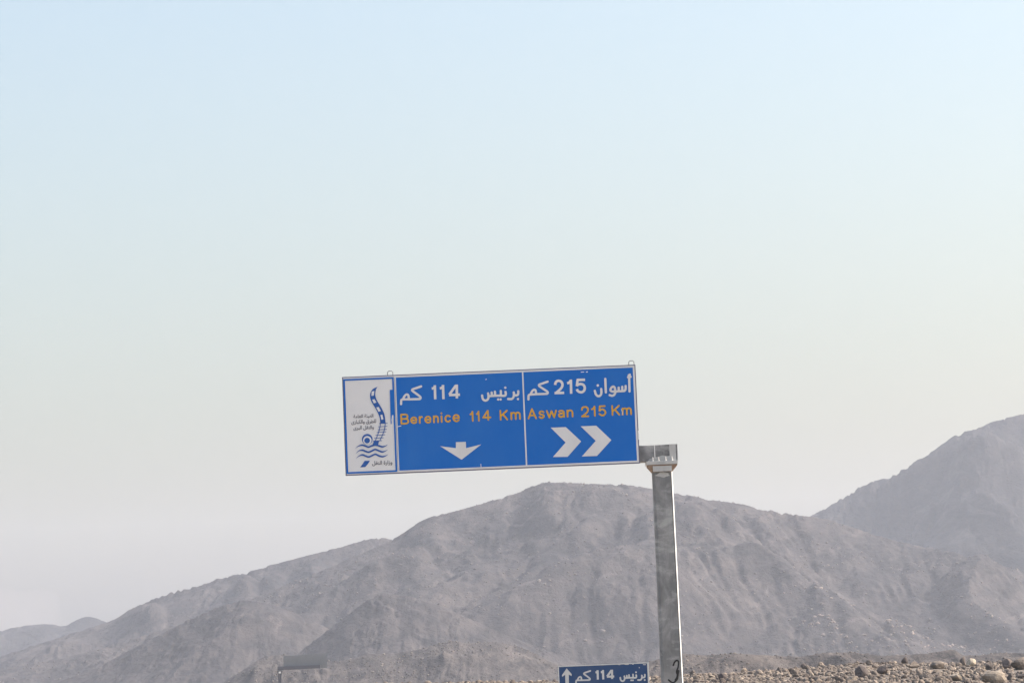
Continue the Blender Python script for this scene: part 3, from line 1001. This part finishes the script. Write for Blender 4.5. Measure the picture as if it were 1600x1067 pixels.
bm = bmesh.new(); disc(bm, vP8((383, 350)), 112 * k8, YL - .0020, 32); obj('emblem_wheel', bm, M_NAVY, emb)
bm = bmesh.new(); disc(bm, vP8((385, 371)), 89 * k8, YL - .0030, 32); obj('wheel_gap', bm, M_EMBLEMWHITE, emb)
bm = bmesh.new(); disc(bm, vP8((381, 376)), 59 * k8, YL - .0040, 28); obj('wheel_hub', bm, M_NAVY, emb)
for j, wv in enumerate(([(138, 545), (200, 492), (280, 471), (350, 492), (410, 511), (475, 487), (550, 468), (620, 483), (695, 506), (760, 490), (815, 458)],
                        [(145, 645), (215, 588), (290, 577), (350, 600), (412, 618), (480, 592), (550, 561), (620, 586), (690, 611), (752, 598), (810, 565)],
                        [(150, 748), (225, 690), (290, 675), (350, 698), (415, 716), (482, 690), (550, 661), (620, 690), (697, 711), (762, 695), (822, 664)])):
    bm = bmesh.new()
    ribbon(bm, [vP8(p) for p in wv], 34 * k8, YL - .005, True, False, taper=True)
    obj('emblem_wave', bm, M_NAVY, emb)
bm = bmesh.new()
face_poly(bm, [vP8(p) for p in ((330, 797), (440, 795), (402, 858), (342, 926), (236, 932), (272, 885))], YL)
obj('emblem_mark', bm, M_NAVY, emb)
# the agency's name in small print, joined letter forms in reading order
AR = {'line1': '\uFE8D\uFEDF\uFEEC\uFEF4\uFE8C\uFE94 \uFE8D\uFEDF\uFECC\uFE8E\uFEE3\uFE94',
      'line2': '\uFEDF\uFEE0\uFEC4\uFEAE\uFED5 \uFEED\uFE8D\uFEDF\uFEDC\uFE92\uFE8E\uFEAD\uFEEF',
      'line3': '\uFEED\uFE8D\uFEDF\uFEE8\uFED8\uFEDE \uFE8D\uFEDF\uFE92\uFEAE\uFEEF',
      'foot': '\uFEED\uFEAF\uFE8D\uFEAD\uFE93 \uFE8D\uFEDF\uFEE8\uFED8\uFEDE'}
arabic('agency_name', AR['line1'], 230, 812, 372, 240, vP7, YL, M_INK, emb)
arabic('agency_name', AR['line2'], 168, 892, 548, 400, vP7, YL, M_INK, emb)
arabic('agency_name', AR['line3'], 230, 828, 716, 575, vP7, YL, M_INK, emb)
arabic('agency_name', AR['foot'], 488, 905, 908, 800, vP8, YL, M_INK, emb)

# lifting eyes on the top edge
for a in (605.5, 984.5):
    u0 = sh.at(a, 588)[0]
    bm = bmesh.new()
    h = 6.5 * px_; w = 8.2 * px_
    tube(bm, [(u0, 0.03, H1 - 0.02), (u0, 0.03, H1 + h - .025), (u0 + .02, 0.03, H1 + h), (u0 + w - .02, 0.03, H1 + h), (u0 + w, 0.03, H1 + h - .025), (u0 + w, 0.03, H1 - 0.02)], 0.0075)
    on_face(obj('lifting_eye', bm, M_WIRE, sign))
# white glint on the right edge, painted as a bright block
on_face(obj('edge_glint', bx(W1 - 0.9 * px_, W1 + 0.5 * px_, -0.004, 0.05, sh.at(998, 686)[1], sh.at(998, 672)[1]), M_CHIP_GLINT, sign))

# post: folded box with chamfered corners, tapering
zt = pix(1035, 735, YS + .3).z
ct = pix(1035, 735, YS + .3).x - sign.location.x
hw0, hw1 = 17.2 * px_, 15.6 * px_
PD = 0.17


def ring8(hw, hd, cx, z, cl, cr):
    return [(cx - hw + cl, -hd, z), (cx + hw - cr, -hd, z), (cx + hw, -hd + cl * 1.1, z), (cx + hw, hd - cr, z), (cx + hw - cr, hd, z), (cx - hw + cl, hd, z), (cx - hw, hd - cl, z), (cx - hw, -hd + cl, z)]


bm = bmesh.new()
rows = []
for i in range(9):
    f = i / 8
    rows.append([bm.verts.new(p) for p in ring8(hw0 + (hw1 - hw0) * f, PD, 0.0 + ct * 0 * f, zt * f, 0.05, 0.034)])
for a, b in zip(rows, rows[1:]):
    for k in range(8):
        bm.faces.new((a[k], a[(k + 1) % 8], b[(k + 1) % 8], b[k]))
bm.faces.new(rows[0][::-1]); bm.faces.new(rows[-1])
obj('post', bm, M_POST, sign)
PF = -PD            # front of the post
# added near-white strip: sunlight painted down the right-hand front corner
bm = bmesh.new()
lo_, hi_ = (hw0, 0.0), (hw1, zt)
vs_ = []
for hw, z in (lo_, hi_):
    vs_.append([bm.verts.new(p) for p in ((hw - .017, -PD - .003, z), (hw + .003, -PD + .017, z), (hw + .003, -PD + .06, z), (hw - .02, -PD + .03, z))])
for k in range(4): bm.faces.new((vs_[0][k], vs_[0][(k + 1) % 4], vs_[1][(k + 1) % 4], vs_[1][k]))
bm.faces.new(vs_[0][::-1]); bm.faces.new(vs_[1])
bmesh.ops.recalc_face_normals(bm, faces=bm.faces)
obj('sunlit_corner_strip', bm, M_SUNLIT_BRIGHT, sign)
zp = lambda py, pxx=1040: pix(pxx, py, YS + .3 - PD).z
# pale repair bands painted round the front
bm = bmesh.new()
r_ = random.Random(3)


def blotch(cx, cz, rx, rz, k=13):
    pts = []
    for i in range(k):
        a = i * math.tau / k; q = r_.uniform(.7, 1.15)
        pts.append((cx + rx * q * math.cos(a), cz + rz * q * math.sin(a)))
    return pts


for i, (cx, py, rx, rz) in enumerate(((0, 741, .14, .05),)):
    bm = bmesh.new()
    face_poly(bm, blotch(cx, zp(py), rx, rz), PF - 0.003)
    obj('pale_patch', bm, M_PLASTER, sign)
# base plate, collar flange under the beam, flared gussets, beam
obj('base_plate', bx(-.36, .36, -.34, .34, 0, .035, bevel=.006), M_POST, sign)
zb0 = pix(1033, 727, YS + .3).z; zb1 = pix(1033, 721, YS + .3).z; zbt = pix(1030, 695.5, YS + .3).z
xl = pix(1010, 725, YS + .3).x - sign.location.x; xr = pix(1058, 722, YS + .3).x - sign.location.x
obj('flange_plate', bx(xl - .01, xr, -.235, .235, zb0 + .002, zb1 - .002, bevel=.004), M_PLASTER, sign)
cxp = (xl + xr) / 2
bm = bmesh.new()
lo = [bm.verts.new(p) for p in ((-hw1 - .003, -PD - .003, zt - .03), (hw1 + .003, -PD - .003, zt - .03), (hw1 + .003, PD, zt - .03), (-hw1 - .003, PD, zt - .03))]
mid = [bm.verts.new(p) for p in ((xl + .01, -.215, zb0 - .02), (xr - .01, -.215, zb0 - .02), (xr - .01, .215, zb0 - .02), (xl + .01, .215, zb0 - .02))]
hi = [bm.verts.new(p) for p in ((xl + .01, -.215, zb0), (xr - .01, -.215, zb0), (xr - .01, .215, zb0), (xl + .01, .215, zb0))]
for A_, B_ in ((lo, mid), (mid, hi)):
    for k in range(4): bm.faces.new((A_[k], A_[(k + 1) % 4], B_[(k + 1) % 4], B_[k]))
bm.faces.new(lo[::-1]); bm.faces.new(hi)
obj('flared_gusset', bm, M_RUST, sign)
# front stiffening web of the gusset, lighter
obj('gusset_web', bx(-hw1 + .01, hw1 - .01, -.224, -.19, zt - .028, zb0 - .022), M_PLASTER, sign)
xL = ORG.x + 0.9
bm = bmesh.new()
box(bm, xL, xr - .004, -.16, .16, zb1, zbt, bevel=.01)
obj('beam', bm, M_POST, sign)
xj = pix(1023, 705, YS + .14).x - sign.location.x
obj('joint_seam', bx(xj - .008, xj + .006, -.170, -.1615, zb1 + .06, zbt - .01), M_SUNLIT_BRIGHT, sign)
x46 = pix(1046, 705, YS + .14).x - sign.location.x
bm = bmesh.new()
zk = zb1 + (zbt - zb1) * .30
face_poly(bm, [(x46, zk), (x46, zbt - .012), (xr - .018, zbt - .012), (xr - .018, zb1 + .004), (xl + .02, zb1 + .004), (xl + .06, zb1 + .05), (xj + .05, zk - .01), (xj + .14, zk + .012), (x46 - .05, zk - .006)], -.1635)
obj('pale_patch', bm, M_PLASTER, sign)
obj('end_cap', bx(xr - .003, xr + .012, -.168, .168, zb1 + .001, zbt + .004), M_PLASTER, sign)
for i, a in enumerate((1020, 1029, 1040, 1050)):
    bxp = pix(a, 718, YS + .1).x - sign.location.x
    bm = bmesh.new()
    tube(bm, [(bxp, -.2, zb1 - .005), (bxp, -.2, zb1 + .075)], .011)
    b_ = obj('bolt', bm, M_BOLT, sign)
    bm = bmesh.new()
    tube(bm, [(bxp, -.2, zb1 - .004), (bxp, -.2, zb1 + .022)], .021, 6)
    obj('nut', bm, M_BOLT, b_)
for zz in (0.35, 1.3):
    on_face(obj('hanger_bracket', bx(1.2, 1.3, .062, .16, zz - .2, zz + .2), M_BACK, sign))
    on_face(obj('hanger_bracket', bx(4.0, 4.1, .062, .16, zz - .2, zz + .2), M_BACK, sign))
# sprayed mark low on the post
vG = lambda q: ((pix(860 + q[0] / 6.957, 980 + q[1] / 6.957, YS + .3 - PD) - sign.location).x, (pix(860 + q[0] / 6.957, 980 + q[1] / 6.957, YS + .3 - PD)).z)
bm = bmesh.new()
ribbon(bm, [vG(p) for p in ((1335, 410), (1352, 372), (1378, 356), (1394, 378), (1388, 430), (1372, 478), (1383, 520), (1378, 560), (1340, 596), (1312, 590), (1285, 568))], 2.6 * px_, PF - .005, True, True)
ribbon(bm, [vG(p) for p in ((1392, 470), (1385, 500), (1378, 540), (1360, 570))], 3.4 * px_, PF - .0062, True, True)
obj('spray_mark', bm, M_SPRAY, sign)

# ------------------------------------------------------------------ low blue sign beyond the post
Y2 = 104.0
a0 = pix(873.2, 1041.2, Y2); a1 = pix(1011, 1036.0, Y2)
s2 = Y2 / F
low = empty('road_sign', ((a0.x + a1.x) / 2, Y2, 0))
tag(low, 'low dark blue sign with upward arrow standing left of the tall post', 'road sign')
W2 = a1.x - a0.x; TOP = (a0.z + a1.z) / 2
H2 = TOP - 0.85
obj('sign_board', bx(-W2 / 2, W2 / 2, 0, .03, TOP - H2, TOP), M_BLUE2, low)
bd = 0.035
obj('frame_strip', bx(W2 / 2 + .002, W2 / 2 + .055, -.02, .05, TOP - H2 - .02, TOP + .03), M_WHITE2, low)
obj('frame_strip', bx(-W2 / 2 - .03, W2 / 2 - .002, -.012, .05, TOP + .002, TOP + .028), M_WHITE2, low)
obj('frame_strip', bx(-W2 / 2 - .03, -W2 / 2 - .002, -.012, .05, TOP - H2 - .02, TOP), M_WHITE2, low)
sh2 = Sheet((873.2, 1041.2), (137.8, -5.2), (5.2, 137.8), W2, W2)
base2 = lambda x, y: (lambda q: (q[0] - W2 / 2, q[1] * -1 * -1 + TOP))(sh2.at(x, y))


def conv2(q):
    x, y = 860 + q[0] / 6.957 - 873.2, 980 + q[1] / 6.957 - 1041.2
    c, s = math.cos(R(-2.2)), math.sin(R(-2.2))
    return ((x * c + y * s) * s2 - W2 / 2, (x * s - y * c) * s2 + TOP)


def remap(src, sx0, sy0, k, tx0, ty0):
    return lambda q: conv2((tx0 + (q[0] - sx0) * k, ty0 + (q[1] - sy0) * k))


def level(lst, c, deg):      # take the tilt of the measured drawing out / keep it
    return lst


p2 = 1 / 6.957 * s2
strokes('unit_word', KAM, remap(KAM, 145, 180, .341, 268, 462), 17 * p2, -.005, M_WHITE2, low)
strokes('distance_number', N114, remap(N114, 855, 150, .312, 484, 455), 22 * p2, -.005, M_WHITE2, low, cap=False)
strokes('town_name', BERNIS, remap(BERNIS, 215, 250, .264, 748, 478), 17 * p2, -.005, M_WHITE2, low, [(c, 9.5 * p2) for c in BERNIS_DOTS])
bm = bmesh.new()
face_poly(bm, [conv2(p) for p in ((176, 440), (231, 503), (229, 522), (198, 506), (202, 900), (163, 902), (160, 508), (127, 530), (125, 512))], -.005)
obj('up_arrow', bm, M_WHITE2, low)
bm = bmesh.new()
for (a, b, c, d) in ((730, 400, 760, 406), (800, 396, 850, 404), (880, 394, 905, 402), (1000, 398, 1035, 408), (955, 430, 968, 442)):
    face_poly(bm, [conv2(p) for p in ((a, b), (c, b + 1), (c - 6, d), (a + 5, d - 1))], -.004)
obj('paint_chips', bm, M_WHITE2, low)
for s in (-1, 1):
    bm = bmesh.new()
    tube(bm, [(s * W2 * .3, .09, -.1), (s * W2 * .3, .09, TOP - .1)], .045, 10)
    obj('leg', bm, M_BACK, low)

# ------------------------------------------------------------------ far cantilever sign seen from behind
Y3 = 383.0
s3 = Y3 / F
f0 = pix(443, 1046, Y3); f1 = pix(511, 1020.5, Y3)
pc = pix(437.5, 1060, Y3)
far = empty('road_sign', (pc.x, Y3, 0))
tag(far, 'distant overhead sign seen from its bare grey back, on a post at its left', 'road sign')
bxl = f0.x - pc.x; bxr = bxl + 68 * s3
zc0 = pix(477, 1044.3, Y3).z; zc1 = pix(477, 1022, Y3).z
w3 = (bxr - bxl) / 3
for k in range(3):
    obj('back_panel', bx(bxl + k * w3 + .01, bxl + (k + 1) * w3 - .01, .20, .25, zc0, zc1 - (0.06 if k == 0 else 0.0 if k == 2 else .03)), M_BACK, far)
for zz in (.25, .6):
    obj('stiffener', bx(bxl + .05, bxr - .05, .14, .197, zc0 + zz * (zc1 - zc0), zc0 + zz * (zc1 - zc0) + .07), M_BACK, far)
M_DKSTEEL = painted('dark_beam_paint', (0.12, 0.125, 0.15), (0.15, 0.15, 0.16), 0.4, 0.6)
obj('beam', bx(-.25, pix(501, 1043, Y3).x - pc.x, -.2, .13, zc0 - .02, zc0 + .42, bevel=.02), M_DKSTEEL, far)
obj('post', bx(-.2, .2, -.2, .18, 0, zc0 - .5, bevel=.05), M_DKSTEEL, far)
obj('flange_plate', bx(-.34, .36, -.3, .28, zc0 - .12, zc0 - .025), M_BACK, far)
bm = bmesh.new()
q = [(-.22, zc0 - .6), (.22, zc0 - .6), (.34, zc0 - .13), (-.32, zc0 - .13)]
fr = [bm.verts.new((a, -.24, b)) for a, b in q]; bk = [bm.verts.new((a, .22, b)) for a, b in q]
bm.faces.new(fr); bm.faces.new(bk[::-1])
for k in range(4): bm.faces.new((fr[k], bk[k], bk[(k + 1) % 4], fr[(k + 1) % 4]))
bmesh.ops.recalc_face_normals(bm, faces=bm.faces)
obj('flared_gusset', bm, M_DKSTEEL, far)
obj('bright_patch', bx(-.12, .16, -.262, -.243, zc0 - .42, zc0 - .2), M_SUNLIT_BRIGHT, far)
obj('base_plate', bx(-.4, .4, -.4, .4, 0, .04), M_BACK, far)

# ------------------------------------------------------------------ haze: the desert air
m, t, b = new_mat('desert_air')
t.nodes.remove(b)
pv = N(t, 'ShaderNodeVolumePrincipled')
pv.inputs['Color'].default_value = (*HAZE_COLOR, 1)
pv.inputs['Density'].default_value = HAZE_DENSITY
pv.inputs['Anisotropy'].default_value = 0.2
t.links.new(pv.outputs[0], t.nodes['Material Output'].inputs['Volume'])
haze = obj('haze', bx(-5300, 5300, -500, 7100, -3, 420), m)
tag(haze, 'pale dusty air over the desert plain and hills', 'haze', kind='stuff')

# faint cloud of dust hanging over the low hills at the far left
m, t, b = new_mat('dust_cloud')
t.nodes.remove(b)
pv = N(t, 'ShaderNodeVolumePrincipled')
pv.inputs['Color'].default_value = (0.50, 0.46, 0.45, 1)
pv.inputs['Density'].default_value = 0.0012
t.links.new(pv.outputs[0], t.nodes['Material Output'].inputs['Volume'])
bm = bmesh.new()
bmesh.ops.create_icosphere(bm, subdivisions=4, radius=1.0)
cc = pix(28, 968, 4900)
for v in bm.verts:
    q = 1 + 0.16 * math.sin(v.co.x * 5 + 1) * math.cos(v.co.z * 4)
    v.co = (v.co.x * 72 * q, v.co.y * 90, v.co.z * 52 * q)
dc = obj('dust_cloud', bm, m, smooth=True)
dc.location = cc
tag(dc, 'faint grey puff of dust hanging over the low hills at far left', 'dust cloud', kind='stuff')
